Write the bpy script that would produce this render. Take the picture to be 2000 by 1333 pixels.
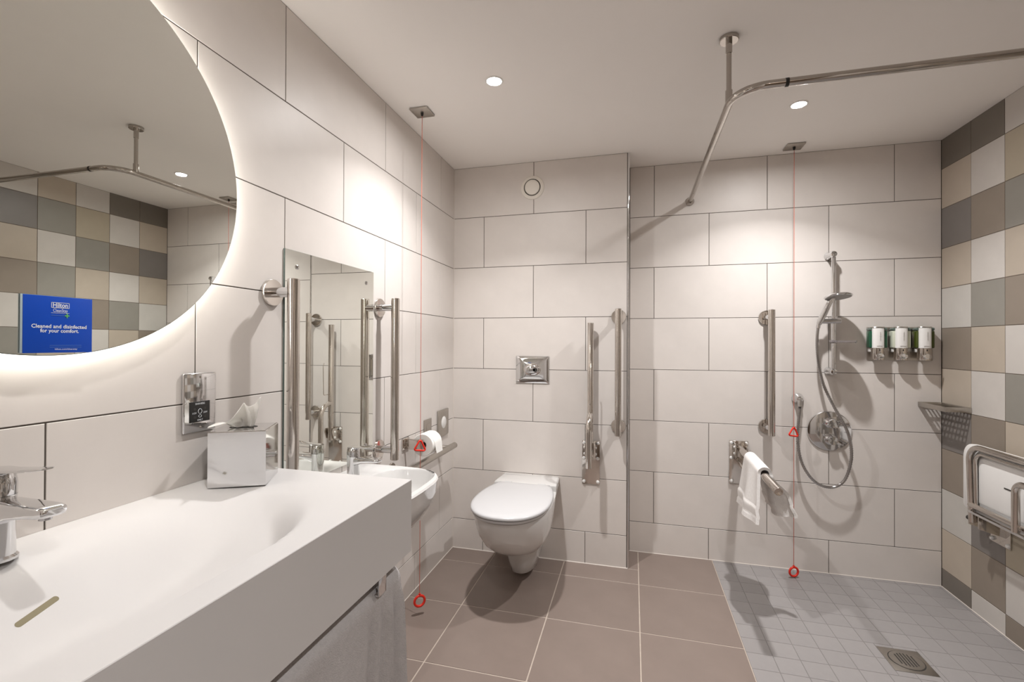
import bpy, bmesh, math, random
from mathutils import Vector, Matrix
random.seed(7)
sc = bpy.context.scene
for o in list(bpy.data.objects):
    bpy.data.objects.remove(o, do_unlink=True)
COL = sc.collection
PI = math.pi

# ------------------------------------------------------------------ measured room (metres)
H = 2.277          # ceiling height
D = 0.228          # shower back wall (y); boxed-in wall is at y = 0
W = 2.570          # right wall (x); left wall is x = 0
B = 1.0156         # right edge of the boxed-in wall
YF = -3.25         # wall behind the camera
ZJ = 1.977         # first tile joint below the ceiling

# ------------------------------------------------------------------ camera
cam = bpy.data.cameras.new('camera')
cam.sensor_width = 36.0
cam.lens = 902.391 * 36.0 / 2000.0
cam.clip_start = 0.01
camo = bpy.data.objects.new('camera', cam)
COL.objects.link(camo)
yaw, pitch, roll = 0.2558, 0.0054, 0.0042
Rv = Vector((math.cos(yaw), math.sin(yaw), 0)); Fv = Vector((-math.sin(yaw), math.cos(yaw), 0)); Uv = Vector((0, 0, 1))
F2 = Fv * math.cos(pitch) + Uv * math.sin(pitch); U2 = Uv * math.cos(pitch) - Fv * math.sin(pitch)
R3 = Rv * math.cos(roll) + U2 * math.sin(roll); U3 = U2 * math.cos(roll) - Rv * math.sin(roll)
M = Matrix((R3, U3, -F2)).transposed().to_4x4()
M.translation = Vector((1.0463, -2.6064, 1.2267))
camo.matrix_world = M
sc.camera = camo

# ------------------------------------------------------------------ world, exposure
world = bpy.data.worlds.new('world'); sc.world = world
world.use_nodes = True
world.node_tree.nodes['Background'].inputs[0].default_value = (0.02, 0.019, 0.018, 1)
sc.view_settings.view_transform = 'Standard'
sc.view_settings.look = 'None'
sc.view_settings.exposure = 1.08
sc.view_settings.gamma = 1.0
sc.view_settings.use_curve_mapping = False
try:
    sc.cycles.caustics_reflective = False
    sc.cycles.caustics_refractive = False
    sc.cycles.max_bounces = 14
    sc.cycles.diffuse_bounces = 7
    sc.cycles.glossy_bounces = 8
    sc.cycles.sample_clamp_indirect = 6.0
except Exception:
    pass

# ceiling downlights: two in view, one over the vanity, one added unseen as fill
LAMP_COL = (1.0, 0.98, 0.972)
LAMPS = [(0.507, -0.844, 7.8), (1.745, -0.344, 7.6), (0.507, -2.02, 1.9), (1.745, -2.90, 10.0)]
SPREAD = 118.0      # main beam; a third of the light spills wider
LAMP_LENS = 30.0
HALO = 15.0

# ------------------------------------------------------------------ materials
def nmat(name):
    m = bpy.data.materials.new(name); m.use_nodes = True
    nt = m.node_tree
    return m, nt, nt.nodes['Principled BSDF'], nt.links

def srgb(r, g, b):
    f = lambda c: (c / 255.0 / 12.92) if c / 255.0 <= 0.04045 else ((c / 255.0 + 0.055) / 1.055) ** 2.4
    return (f(r), f(g), f(b))

def mat(name, col, rough=0.5, metal=0.0, var=0.0, scale=6.0, bump=0.0, bscale=60.0, objvar=0.0, coat=0.0, spec=0.5, trans=0.0, ior=1.45, emit=None, estr=0.0):
    m, nt, b, L = nmat(name)
    b.inputs['Roughness'].default_value = rough
    b.inputs['Metallic'].default_value = metal
    b.inputs['Coat Weight'].default_value = coat
    b.inputs['Specular IOR Level'].default_value = spec
    b.inputs['Transmission Weight'].default_value = trans
    b.inputs['IOR'].default_value = ior
    b.inputs['Base Color'].default_value = (*col, 1)
    if emit:
        b.inputs['Emission Color'].default_value = (*emit, 1)
        b.inputs['Emission Strength'].default_value = estr
    if var or bump:
        tc = nt.nodes.new('ShaderNodeTexCoord')
    last = None
    if var:
        n = nt.nodes.new('ShaderNodeTexNoise')
        n.inputs['Scale'].default_value = scale; n.inputs['Detail'].default_value = 6; n.inputs['Roughness'].default_value = 0.6
        L.new(tc.outputs['Object'], n.inputs['Vector'])
        r = nt.nodes.new('ShaderNodeMapRange')
        r.inputs['From Min'].default_value = 0.3; r.inputs['From Max'].default_value = 0.7
        r.inputs['To Min'].default_value = 1 - var; r.inputs['To Max'].default_value = 1 + var
        L.new(n.outputs['Fac'], r.inputs['Value'])
        last = r.outputs['Result']
    if objvar:
        oi = nt.nodes.new('ShaderNodeObjectInfo')
        r2 = nt.nodes.new('ShaderNodeMapRange')
        r2.inputs['To Min'].default_value = 1 - objvar; r2.inputs['To Max'].default_value = 1 + objvar
        L.new(oi.outputs['Random'], r2.inputs['Value'])
        if last is not None:
            mm = nt.nodes.new('ShaderNodeMath'); mm.operation = 'MULTIPLY'
            L.new(last, mm.inputs[0]); L.new(r2.outputs['Result'], mm.inputs[1]); last = mm.outputs[0]
        else:
            last = r2.outputs['Result']
    if last is not None:
        vm = nt.nodes.new('ShaderNodeVectorMath'); vm.operation = 'SCALE'
        vm.inputs[0].default_value = col
        L.new(last, vm.inputs['Scale']); L.new(vm.outputs['Vector'], b.inputs['Base Color'])
    if bump:
        n2 = nt.nodes.new('ShaderNodeTexNoise'); n2.inputs['Scale'].default_value = bscale; n2.inputs['Detail'].default_value = 4
        L.new(tc.outputs['Object'], n2.inputs['Vector'])
        bp = nt.nodes.new('ShaderNodeBump'); bp.inputs['Strength'].default_value = bump; bp.inputs['Distance'].default_value = 0.002
        L.new(n2.outputs['Fac'], bp.inputs['Height']); L.new(bp.outputs['Normal'], b.inputs['Normal'])
    return m

MT = {}
MT['wall_tile'] = mat('cream_wall_tile', (0.685, 0.643, 0.608), 0.42, var=0.035, scale=5, objvar=0.02, bump=0.03, bscale=180)
MT['wall_grout'] = mat('dark_taupe_grout', (0.10, 0.085, 0.072), 0.9, var=0.1, scale=40)
MT['plaster'] = mat('ceiling_paint', (0.93, 0.905, 0.875), 0.85, var=0.012, scale=2, bump=0.02, bscale=250)
MT['front_paint'] = mat('far_wall_paint', (0.76, 0.73, 0.70), 0.7, var=0.03, scale=3)
MT['floor_tile'] = mat('brown_floor_tile', (0.215, 0.170, 0.147), 0.38, var=0.05, scale=7, objvar=0.03, bump=0.04, bscale=150)
MT['floor_grout'] = mat('pale_floor_grout', (0.44, 0.375, 0.32), 0.9, var=0.08, scale=30)
MT['shower_tile'] = mat('grey_shower_tile', (0.28, 0.264, 0.260), 0.5, var=0.05, scale=12, objvar=0.03, bump=0.06, bscale=220)
MT['shower_grout'] = mat('grey_shower_grout', (0.205, 0.192, 0.187), 0.9, var=0.1, scale=30)
SQ = dict(L=(0.555, 0.525, 0.49), B=(0.455, 0.395, 0.325), O=(0.40, 0.35, 0.27), D=(0.175, 0.155, 0.132), G=(0.265, 0.252, 0.222), P=(0.195, 0.178, 0.165), N=(0.255, 0.215, 0.175), W=(0.515, 0.495, 0.46))
for k, c in SQ.items():
    MT['sq' + k] = mat('square_tile_' + dict(L='cream', B='beige', O='sand', D='dark_brown', G='grey', P='charcoal', N='brown', W='off_white')[k], c, 0.4, var=0.04, scale=8, objvar=0.03)
MT['square_grout'] = mat('brown_square_grout', (0.15, 0.12, 0.095), 0.9, var=0.1, scale=40)
MT['chrome'] = mat('polished_chrome', (0.72, 0.72, 0.725), 0.05, 1.0, var=0.01, scale=3)
MT['steel'] = mat('polished_stainless_steel', (0.66, 0.62, 0.58), 0.12, 1.0, var=0.03, scale=20)
MT['rail'] = mat('polished_rail_steel', (0.47, 0.435, 0.40), 0.07, 1.0, var=0.02, scale=20)
MT['hose'] = mat('ribbed_chrome_hose', (0.42, 0.41, 0.41), 0.14, 1.0, var=0.03, scale=20)
MT['satin'] = mat('satin_stainless_steel', (0.50, 0.47, 0.43), 0.30, 1.0, var=0.05, scale=60)
MT['mirror'] = mat('mirror_silver', (0.91, 0.93, 0.885), 0.004, 1.0, var=0.004, scale=2)
MT['mirror_edge'] = mat('mirror_glass_edge', (0.10, 0.13, 0.12), 0.15, var=0.05, scale=20)
MT['solid'] = mat('white_solid_surface', (0.56, 0.547, 0.54), 0.35, var=0.008, scale=4)
MT['ceramic'] = mat('white_ceramic', (0.62, 0.612, 0.60), 0.10, var=0.008, scale=4, coat=0.5)
MT['lid'] = mat('white_plastic_lid', (0.54, 0.54, 0.548), 0.22, var=0.008, scale=4)
MT['white'] = mat('white_plastic', (0.78, 0.77, 0.75), 0.35, var=0.01, scale=10)
MT['cream'] = mat('cream_plastic', (0.80, 0.765, 0.70), 0.45, var=0.01, scale=10)
MT['black'] = mat('black_rubber', (0.012, 0.011, 0.010), 0.5, var=0.1, scale=30)
MT['dark'] = mat('dark_gap', (0.03, 0.027, 0.024), 0.7, var=0.1, scale=30)
MT['red'] = mat('red_plastic', (0.72, 0.030, 0.015), 0.35, var=0.03, scale=30)
MT['cord'] = mat('red_cord', (0.52, 0.13, 0.085), 0.6, var=0.1, scale=60)
MT['towel'] = mat('white_terry_towel', (0.82, 0.80, 0.78), 0.95, var=0.05, scale=90, bump=0.9, bscale=420, spec=0.1)
MT['towel2'] = mat('shade_greyed_terry_towel', (0.47, 0.45, 0.447), 0.95, var=0.06, scale=90, bump=0.9, bscale=380, spec=0.1)  # white towel greyed: the shade under the vanity is put into its colour
MT['tissue'] = mat('white_tissue_paper', (0.86, 0.85, 0.82), 0.9, var=0.02, scale=20, spec=0.1)
MT['blue'] = mat('blue_card_print', (0.002, 0.070, 0.520), 0.4, var=0.02, scale=10)
MT['acrylic'] = mat('pale_acrylic', (0.52, 0.66, 0.70), 0.15, var=0.02, scale=10)
MT['ink'] = mat('white_print', (0.85, 0.88, 0.92), 0.5, var=0.01, scale=10)
MT['inklight'] = mat('light_blue_print', (0.10, 0.25, 0.68), 0.5, var=0.01, scale=10)
MT['inkgreen'] = mat('green_print', (0.18, 0.60, 0.12), 0.5, var=0.02, scale=10)
MT['grey_print'] = mat('grey_print', (0.42, 0.41, 0.40), 0.6, var=0.02, scale=10)
MT['greenliq'] = mat('dark_green_liquid', (0.010, 0.085, 0.042), 0.12, var=0.05, scale=10, coat=0.6)
MT['whiteliq'] = mat('milky_white_liquid', (0.60, 0.63, 0.52), 0.12, var=0.03, scale=10, coat=0.6)
MT['oliveliq'] = mat('olive_green_liquid', (0.060, 0.080, 0.012), 0.12, var=0.05, scale=10, coat=0.6)
MT['smoke'] = mat('smoky_clear_plastic', (0.10, 0.14, 0.12), 0.1, var=0.04, scale=10, coat=0.5)
MT['clear'] = mat('clear_acrylic_dish', (0.90, 0.88, 0.90), 0.05, trans=0.92, ior=1.2, var=0.005, scale=10)
MT['lens'] = mat('lit_lamp_lens', (0.9, 0.9, 0.9), 0.4, var=0.0, emit=(1.0, 0.96, 0.90), estr=LAMP_LENS)
MT['led'] = mat('led_strip', (0.9, 0.9, 0.9), 0.4, var=0.0, emit=(1.0, 0.95, 0.875), estr=HALO)
MT['wood'] = mat('dark_wood_door', (0.12, 0.085, 0.06), 0.5, var=0.2, scale=4)
MT['sealant'] = mat('pale_sealant', (0.66, 0.61, 0.56), 0.6, var=0.03, scale=30)
MT['slot'] = mat('brass_overflow_slot', (0.17, 0.145, 0.085), 0.45, 0.3, var=0.08, scale=20)

def add_translucency(m, f):
    nt = m.node_tree; b = nt.nodes['Principled BSDF']; out = nt.nodes['Material Output']
    tr_ = nt.nodes.new('ShaderNodeBsdfTranslucent'); tr_.inputs['Color'].default_value = (0.9, 0.89, 0.86, 1)
    mx = nt.nodes.new('ShaderNodeMixShader'); mx.inputs[0].default_value = f
    nt.links.new(b.outputs[0], mx.inputs[1]); nt.links.new(tr_.outputs[0], mx.inputs[2]); nt.links.new(mx.outputs[0], out.inputs['Surface'])
MT['thin_tissue'] = mat('thin_tissue_paper', (0.90, 0.89, 0.87), 0.9, var=0.02, scale=20, spec=0.1)
add_translucency(MT['thin_tissue'], 0.5)

# ------------------------------------------------------------------ mesh helpers
class MB:
    def __init__(self):
        self.bm = bmesh.new()
    def box(self, a, b, bev=0.0, seg=2):
        a, b = Vector(a), Vector(b)
        lo = Vector([min(a[i], b[i]) for i in range(3)]); hi = Vector([max(a[i], b[i]) for i in range(3)])
        m = Matrix.Translation((lo + hi) / 2) @ Matrix.Diagonal((*(hi - lo), 1))
        vs = bmesh.ops.create_cube(self.bm, size=1, matrix=m)['verts']
        if bev:
            es = list({e for v in vs for e in v.link_edges})
            bmesh.ops.bevel(self.bm, geom=es, offset=bev, segments=seg, profile=0.5, affect='EDGES')
        return self
    def loft(self, rings, cap0=True, cap1=True, closed=True, loop=False):
        bm = self.bm
        R = [[bm.verts.new(Vector(p)) for p in r] for r in rings]
        n = len(R[0])
        pairs = list(zip(R, R[1:])) + ([(R[-1], R[0])] if loop else [])
        for r0, r1 in pairs:
            for i in range(n if closed else n - 1):
                j = (i + 1) % n
                bm.faces.new((r0[i], r0[j], r1[j], r1[i]))
        if cap0 and closed and not loop: bm.faces.new(list(reversed(R[0])))
        if cap1 and closed and not loop: bm.faces.new(R[-1])
        return self
    def lathe(self, prof, o, ax, seg=32, cap0=True, cap1=True):
        ax = Vector(ax).normalized(); o = Vector(o)
        u = ax.orthogonal().normalized(); v = ax.cross(u)
        rings = [[o + ax * h + (u * math.cos(t) + v * math.sin(t)) * max(r, 1e-5) for t in [2 * PI * k / seg for k in range(seg)]] for r, h in prof]
        return self.loft(rings, cap0, cap1)
    def cyl(self, p0, p1, r, seg=24, r2=None, bev=0.0):
        p0, p1 = Vector(p0), Vector(p1); ax = p1 - p0; h = ax.length
        r2 = r if r2 is None else r2
        if bev: pr = [(r - bev, 0), (r, bev), (r2, h - bev), (r2 - bev, h)]
        else: pr = [(r, 0), (r2, h)]
        return self.lathe(pr, p0, ax, seg)
    def tube(self, pts, r, seg=16, closed=False, rads=None, flat=None):
        P = [Vector(p) for p in pts]; n = len(P)
        rings = []; prev = None
        for i in range(n):
            if closed: t = (P[(i + 1) % n] - P[i - 1]).normalized()
            else: t = (P[min(i + 1, n - 1)] - P[max(i - 1, 0)]).normalized()
            if prev is None:
                u = Vector((0, 0, 1)) if abs(t.z) < 0.9 else Vector((1, 0, 0))
            else: u = prev
            u = (u - t * u.dot(t)).normalized(); v = t.cross(u); prev = u
            rr = rads[i] if rads else r
            rings.append([P[i] + (u * math.cos(a) * (flat or 1.0) + v * math.sin(a)) * rr for a in [2 * PI * k / seg for k in range(seg)]])
        return self.loft(rings, loop=closed)
    def prism(self, poly, d, bev=0.0):
        d = Vector(d); n0 = len(self.bm.verts)
        v0 = [self.bm.verts.new(Vector(p)) for p in poly]; v1 = [self.bm.verts.new(Vector(p) + d) for p in poly]
        f0 = self.bm.faces.new(list(reversed(v0))); f1 = self.bm.faces.new(v1); n = len(poly)
        for i in range(n): self.bm.faces.new((v0[i], v0[(i + 1) % n], v1[(i + 1) % n], v1[i]))
        if bev:
            es = list(f0.edges) + list(f1.edges)
            bmesh.ops.bevel(self.bm, geom=es, offset=bev, segments=2, profile=0.5, affect='EDGES')
        return self

def worldloc(o):
    v = Vector((0, 0, 0))
    while o is not None:
        v += o.location; o = o.parent
    return v

def finish(me, m, sharp=38):
    for p in me.polygons: p.use_smooth = True
    me.set_sharp_from_angle(angle=math.radians(sharp))
    me.materials.append(MT[m])

def obj(name, mb, m, parent=None, loc=None, label=None, sharp=38):
    """link the shape (built in room coordinates) as one mesh object"""
    if loc is None:
        loc = worldloc(parent) if parent is not None else Vector((0, 0, 0))
    loc = Vector(loc)
    bm = mb.bm
    bmesh.ops.recalc_face_normals(bm, faces=bm.faces)
    bmesh.ops.translate(bm, verts=bm.verts, vec=-loc)
    me = bpy.data.meshes.new(name); bm.to_mesh(me); bm.free()
    finish(me, m, sharp)
    o = bpy.data.objects.new(name, me); COL.objects.link(o)
    if parent is not None:
        o.parent = parent; o.location = loc - worldloc(parent)
    else:
        o.location = loc
    if label: o['label'] = label
    return o

def tag(o, label, cat, group=None):
    o['label'] = label; o['category'] = cat
    if group: o['group'] = group
    return o

def thing(name, label, cat, loc, group=None):
    o = bpy.data.objects.new(name, None); o.empty_display_size = 0.05
    COL.objects.link(o); o.location = loc
    return tag(o, label, cat, group)

def struct(name, mb, m, label=None, loc=(0, 0, 0)):
    o = obj(name, mb, m, loc=loc); o['kind'] = 'structure'
    if label: o['label'] = label
    return o

def fillet(pts, r, n=8):
    P = [Vector(p) for p in pts]; out = [P[0]]
    for i in range(1, len(P) - 1):
        a, b, c = P[i - 1], P[i], P[i + 1]
        d0 = (a - b).normalized(); d1 = (c - b).normalized()
        ang = d0.angle(d1)
        if abs(ang - PI) < 1e-3: out.append(b); continue
        rr = r[i - 1] if isinstance(r, (list, tuple)) else r
        tl = rr / math.tan(ang / 2); cen = b + (d0 + d1).normalized() * (rr / math.sin(ang / 2))
        s = b + d0 * tl - cen; e = b + d1 * tl - cen
        tot = s.angle(e); ax = s.cross(e).normalized()
        for k in range(n + 1):
            out.append(cen + Matrix.Rotation(tot * k / n, 3, ax) @ s)
    out.append(P[-1]); return out

def spline(pts, n=10):
    P = [Vector(p) for p in pts]; P = [P[0] * 2 - P[1]] + P + [P[-1] * 2 - P[-2]]; out = []
    for i in range(1, len(P) - 2):
        for k in range(n):
            t = k / n; a, b, c, d = P[i - 1], P[i], P[i + 1], P[i + 2]
            out.append(0.5 * (2 * b + (c - a) * t + (2 * a - 5 * b + 4 * c - d) * t * t + (3 * b - a - 3 * c + d) * t ** 3))
    out.append(P[-2]); return out

def text(name, s, size, o, right, up, m, parent, bold=0.0, align='CENTER', sx=1.0, width=None):
    """flat print: lettering of a given cap size at point o, reading along right"""
    cu = bpy.data.curves.new(name, 'FONT'); cu.body = s; cu.size = 1.0; cu.align_x = align; cu.align_y = 'CENTER'
    cu.resolution_u = 2; cu.offset = bold
    t = bpy.data.objects.new(name, cu); COL.objects.link(t)
    bpy.context.view_layer.update()
    dg = bpy.context.evaluated_depsgraph_get()
    me = bpy.data.meshes.new_from_object(t.evaluated_get(dg))
    bpy.data.objects.remove(t, do_unlink=True)
    xs = [v.co.x for v in me.vertices]
    kx = size * sx
    if width: kx = width / (max(xs) - min(xs))
    right, up = Vector(right), Vector(up); base = worldloc(parent); o = Vector(o)
    for v in me.vertices:
        v.co = o - base + right * v.co.x * kx + up * v.co.y * size
    me.materials.clear(); me.materials.append(MT[m])
    ob = bpy.data.objects.new(name, me); COL.objects.link(ob); ob.parent = parent
    return ob

# ------------------------------------------------------------------ structure: tiled walls, floors, ceiling
_tile_cache = {}
def tile_mesh(name, w, h, t, m, bev=0.0008):
    """box tile, local axes: x along, y up, z out of the wall; shared between equal tiles"""
    key = (name, round(w, 4), round(h, 4), m)
    if key not in _tile_cache:
        mb = MB(); mb.box((0, 0, 0), (w, h, t))
        top = [e for e in mb.bm.edges if all(v.co.z > t / 2 for v in e.verts)]
        bmesh.ops.bevel(mb.bm, geom=top, offset=bev, segments=1, affect='EDGES')
        me = bpy.data.meshes.new(name); mb.bm.to_mesh(me); mb.bm.free()
        finish(me, m, 20); _tile_cache[key] = me
    return _tile_cache[key]

def lay(parent, name, m, o, right, up, spans, gap, t=0.0015, joined=None):
    """spans: (u0,u1,v0,v1[,material]) rectangles in the wall's own axes; every one becomes a tile object"""
    right, up = Vector(right), Vector(up); out = right.cross(up); o = Vector(o)
    rot = Matrix((right, up, out)).transposed().to_4x4(); g = gap / 2
    for s in spans:
        mm = s[4] if len(s) > 4 else m
        w, h = s[1] - s[0] - gap, s[3] - s[2] - gap
        if w < 0.004 or h < 0.004: continue
        me = tile_mesh(name, w, h, t, mm)
        ob = bpy.data.objects.new(name, me); COL.objects.link(ob); ob.parent = parent
        ob.matrix_local = Matrix.Translation(o + right * (s[0] + g) + up * (s[2] + g) - out * t) @ rot

def brick_spans(u0, u1, joint_a, joint_b, vlist, pitch=0.6):
    """running bond: rows between vlist heights (top first) alternate joints through joint_a / joint_b"""
    res = []
    for r, (vt, vb) in enumerate(zip(vlist, vlist[1:])):
        j = joint_a if r % 2 == 0 else joint_b
        k = math.ceil((u0 - j) / pitch - 1e-6); cuts = [u0]
        while j + k * pitch < u1 - 1e-4:
            if j + k * pitch > u0 + 1e-4: cuts.append(j + k * pitch)
            k += 1
        cuts.append(u1)
        for a, b in zip(cuts, cuts[1:]): res.append((a, b, vb, vt))
    return res

ROWS = [H] + [ZJ - 0.3 * k for k in range(7)] + [0.0]
T = 0.0015
wl = struct('wall_left', MB().box((-0.12, YF, 0), (-T, D, H)), 'wall_grout')
lay(wl, 'wall_tile', 'wall_tile', (0, 0, 0), (0, 1, 0), (0, 0, 1), brick_spans(YF, 0.0, -0.199, -0.499, ROWS), 0.003)
wb = struct('wall_boxing', MB().box((-0.0, T, 0), (B + 0.006, D, H)), 'wall_grout')
lay(wb, 'wall_tile', 'wall_tile', (0, 0, 0), (1, 0, 0), (0, 0, 1), brick_spans(0.0, B, 0.4904, 0.1904, ROWS), 0.003)
lay(wb, 'wall_tile', 'wall_tile', (B + 0.006 + T, 0, 0), (0, 1, 0), (0, 0, 1), [(0.0125, D, b_, a_) for a_, b_ in zip(ROWS, ROWS[1:])], 0.003)
wk = struct('wall_back', MB().box((B + 0.006, D + T, 0), (W + 0.12, D + 0.12, H)), 'wall_grout')
lay(wk, 'wall_tile', 'wall_tile', (0, D, 0), (1, 0, 0), (0, 0, 1), brick_spans(B + 0.012, W, 1.166, 1.466, ROWS), 0.003)
wr = struct('wall_right', MB().box((W + T, YF, 0), (W + 0.12, D, H)), 'square_grout')
# square tiles, columns from the back corner towards the camera, rows from the ceiling down
GRID = ['DDLBLGB', 'BLOGPLN', 'PNGLBDL', 'BLBGNLG', 'WGNLLPB', 'NBLBGLD', 'BLGDLNW', 'PNBLDBL', 'NLLGBWN', 'WPODLGB', 'BNLBNLD', 'DLNGLBP']
ZR = [H] + [2.125 - 0.2032 * k for k in range(11)] + [0.0]
# wall seen from the room: "right" axis runs towards -y, up is z, out is -x
sp = []
cuts = [-D] + [-0.016 + 0.2032 * k for k in range(20)]
cuts = [c for c in cuts if c < -YF] + [-YF]
seen, rest = [], []
for r in range(12):
    for c in range(len(cuts) - 1):
        k = GRID[r][c] if c < 7 else random.choice('LBDGPNWB')
        (seen if c < 10 else rest).append((cuts[c], cuts[c + 1], ZR[r + 1], ZR[r], 'sq' + k))
lay(wr, 'square_tile', 'sqL', (W, 0, 0), (0, -1, 0), (0, 0, 1), seen, 0.003)
lay(wr, 'square_tile', 'sqL', (W, 0, 0), (0, -1, 0), (0, 0, 1), rest, 0.003)

wf = struct('wall_front', MB().box((-0.12, YF - 0.12, 0), (W + 0.12, YF, H)), 'front_paint')
dr = struct('door_1', MB().box((1.35, YF, 0.005), (2.25, YF + 0.02, 2.04), 0.003), 'wood', 'plain dark wooden door behind the viewpoint')
hd = MB(); hd.tube(fillet([(1.45, YF + 0.02, 1.0), (1.45, YF + 0.07, 1.0), (1.57, YF + 0.07, 1.0)], 0.015), 0.009)
obj('door_handle', hd, 'steel', dr)

ce = struct('ceiling', MB().box((-0.12, YF - 0.12, H), (W + 0.12, D + 0.12, H + 0.1)), 'plaster')

XS, YS = 1.4855, -1.86          # edge of the grey shower floor
fl = struct('floor', MB().box((-0.12, YF - 0.12, -0.1), (W + 0.12, D + 0.12, -T)), 'floor_grout')
xs = [0.0] + [0.272 + 0.4035 * k for k in range(3)] + [XS]
xs2 = [XS] + [1.4825 + 0.4035 * k for k in range(1, 3)] + [W]
ys = [D] + [-0.157 - 0.4035 * k for k in range(8)]
ys = [y for y in ys if y > YF] + [YF]
spans = []
for ya, yb in zip(ys, ys[1:]):
    for xa, xb in zip(xs, xs[1:]):
        y1 = ya
        if ya > 0 and xb <= B + 0.3 and xa < B - 0.05:
            if xb > B + 0.02:      # the tile that runs round the corner of the boxed-in wall
                spans.append((B + 0.0, xb, 0.0, ya))
            y1 = 0.0
        spans.append((xa, xb, yb, y1))
    if yb < YS - 0.1:
        for xa, xb in zip(xs2, xs2[1:]): spans.append((xa, xb, yb, min(ya, YS)))
lay(fl, 'floor_tile', 'floor_tile', (0, 0, 0), (1, 0, 0), (0, 1, 0), spans, 0.0055)

DX0, DX1, DY0, DY1 = 2.006, 2.150, -0.548, -0.402      # floor drain
fs = struct('floor_shower', MB().box((XS + 0.001, YS, -T), (W, D, -T + 0.0003)), 'shower_grout', 'grey non-slip shower floor of small square tiles')
xsg = [XS + 0.0972 * k for k in range(12)]; xsg = [x for x in xsg if x < W - 0.01] + [W]
ysg = [D] + [0.199 - 0.0972 * k for k in range(22)]; ysg = [y for y in ysg if y > YS + 0.01] + [YS]
spans = []
for ya, yb in zip(ysg, ysg[1:]):
    for xa, xb in zip(xsg, xsg[1:]):
        # cut the tiles round the drain
        if xb <= DX0 or xa >= DX1 or ya <= DY0 or yb >= DY1: spans.append((xa, xb, yb, ya)); continue
        if xa < DX0 - 0.006: spans.append((xa, DX0, yb, ya))
        if xb > DX1 + 0.006: spans.append((DX1, xb, yb, ya))
        x0, x1 = max(xa, DX0), min(xb, DX1)
        if ya > DY1 + 0.006: spans.append((x0, x1, max(yb, DY1), ya))
        if yb < DY0 - 0.006: spans.append((x0, x1, yb, min(ya, DY0)))
lay(fs, 'shower_tile', 'shower_tile', (0, 0, 0), (1, 0, 0), (0, 1, 0), spans, 0.0028, t=0.0012)

tr = MB()
tr.lathe([(0.006, 0), (0.006, H - 0.001)], (B + 0.006, 0.006, 0.0005), (0, 0, 1), 16)
struct('trim_1', tr, 'chrome', 'slim chrome edging strip on the corner of the boxed-in wall')

def bead(n, a, b, r=0.0022):
    mb = MB(); mb.cyl(a, b, r, 8); return struct('trim_%d' % n, mb, 'sealant', 'thin pale sealant line')
bead(2, (0.001, YF, 0.0005), (0.001, -0.001, 0.0005)); bead(3, (0.0, -0.001, 0.0005), (B + 0.006, -0.001, 0.0005), 0.0032)
bead(4, (B + 0.012, D - 0.001, 0.0005), (W, D - 0.001, 0.0005)); bead(5, (W - 0.001, YF, 0.0005), (W - 0.001, D, 0.0005))
bead(6, (0.0005, -0.0005, 0.0), (0.0005, -0.0005, H), 0.0024)

# ------------------------------------------------------------------ ceiling downlights
def downlight(x, y, w, label):
    t = thing('ceiling_downlight', label, 'downlight', (x, y, H), 'recessed ceiling downlights')
    mb = MB(); mb.lathe([(0.036, 0.0), (0.036, -0.002), (0.030, -0.0035), (0.0285, -0.002), (0.0285, 0.0)], (x, y, H), (0, 0, 1), 40)
    obj('bezel', mb, 'white', t)
    mb = MB(); mb.lathe([(0.0285, -0.0005), (0.0285, -0.0022)], (x, y, H), (0, 0, 1), 32)
    obj('lens', mb, 'lens', t)
    for k, (share, spread) in enumerate(((0.66, SPREAD), (0.34, 170.0))):
        l = bpy.data.lights.new('downlight_lamp', 'AREA'); l.shape = 'DISK'; l.size = 0.054; l.spread = math.radians(spread); l.energy = w * share; l.color = LAMP_COL
        lo = bpy.data.objects.new('downlight_lamp', l); COL.objects.link(lo); lo.parent = t; lo.location = (0, 0, -0.005 - 0.001 * k)
for (x, y, w), lab in zip(LAMPS, ('bright ceiling downlight over the toilet area', 'ceiling downlight over the shower, behind the curtain rail', 'ceiling downlight over the long white vanity', 'added fill downlight near the door, out of view')):
    downlight(x, y, w, lab)

# ------------------------------------------------------------------ round backlit mirror
MX, MY, MZ, MR = 0.030, -2.0115, 1.605, 0.404
t = thing('round_mirror', 'large round backlit mirror above the white vanity', 'mirror', (0, MY, MZ))
mb = MB(); mb.lathe([(MR - 0.022, 0), (MR - 0.022, 0.0235)], (0.0003, MY, MZ), (1, 0, 0), 128)
obj('back_box', mb, 'white', t)
mb = MB(); mb.lathe([(MR - 0.0218, 0.004), (MR - 0.019, 0.004), (MR - 0.019, 0.020), (MR - 0.0218, 0.020)], (0, MY, MZ), (1, 0, 0), 128, False, False)
obj('led_strip', mb, 'led', t, label='glowing warm white light strip behind the glass')
mb = MB(); mb.lathe([(MR - 0.001, 0), (MR, 0.001), (MR, 0.005)], (MX - 0.006, MY, MZ), (1, 0, 0), 160)
obj('glass_edge', mb, 'mirror_edge', t)
mb = MB(); mb.lathe([(MR - 0.0012, 0.0), (MR - 0.0012, 0.001)], (MX - 0.001, MY, MZ), (1, 0, 0), 160)
obj('mirror_glass', mb, 'mirror', t)

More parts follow.
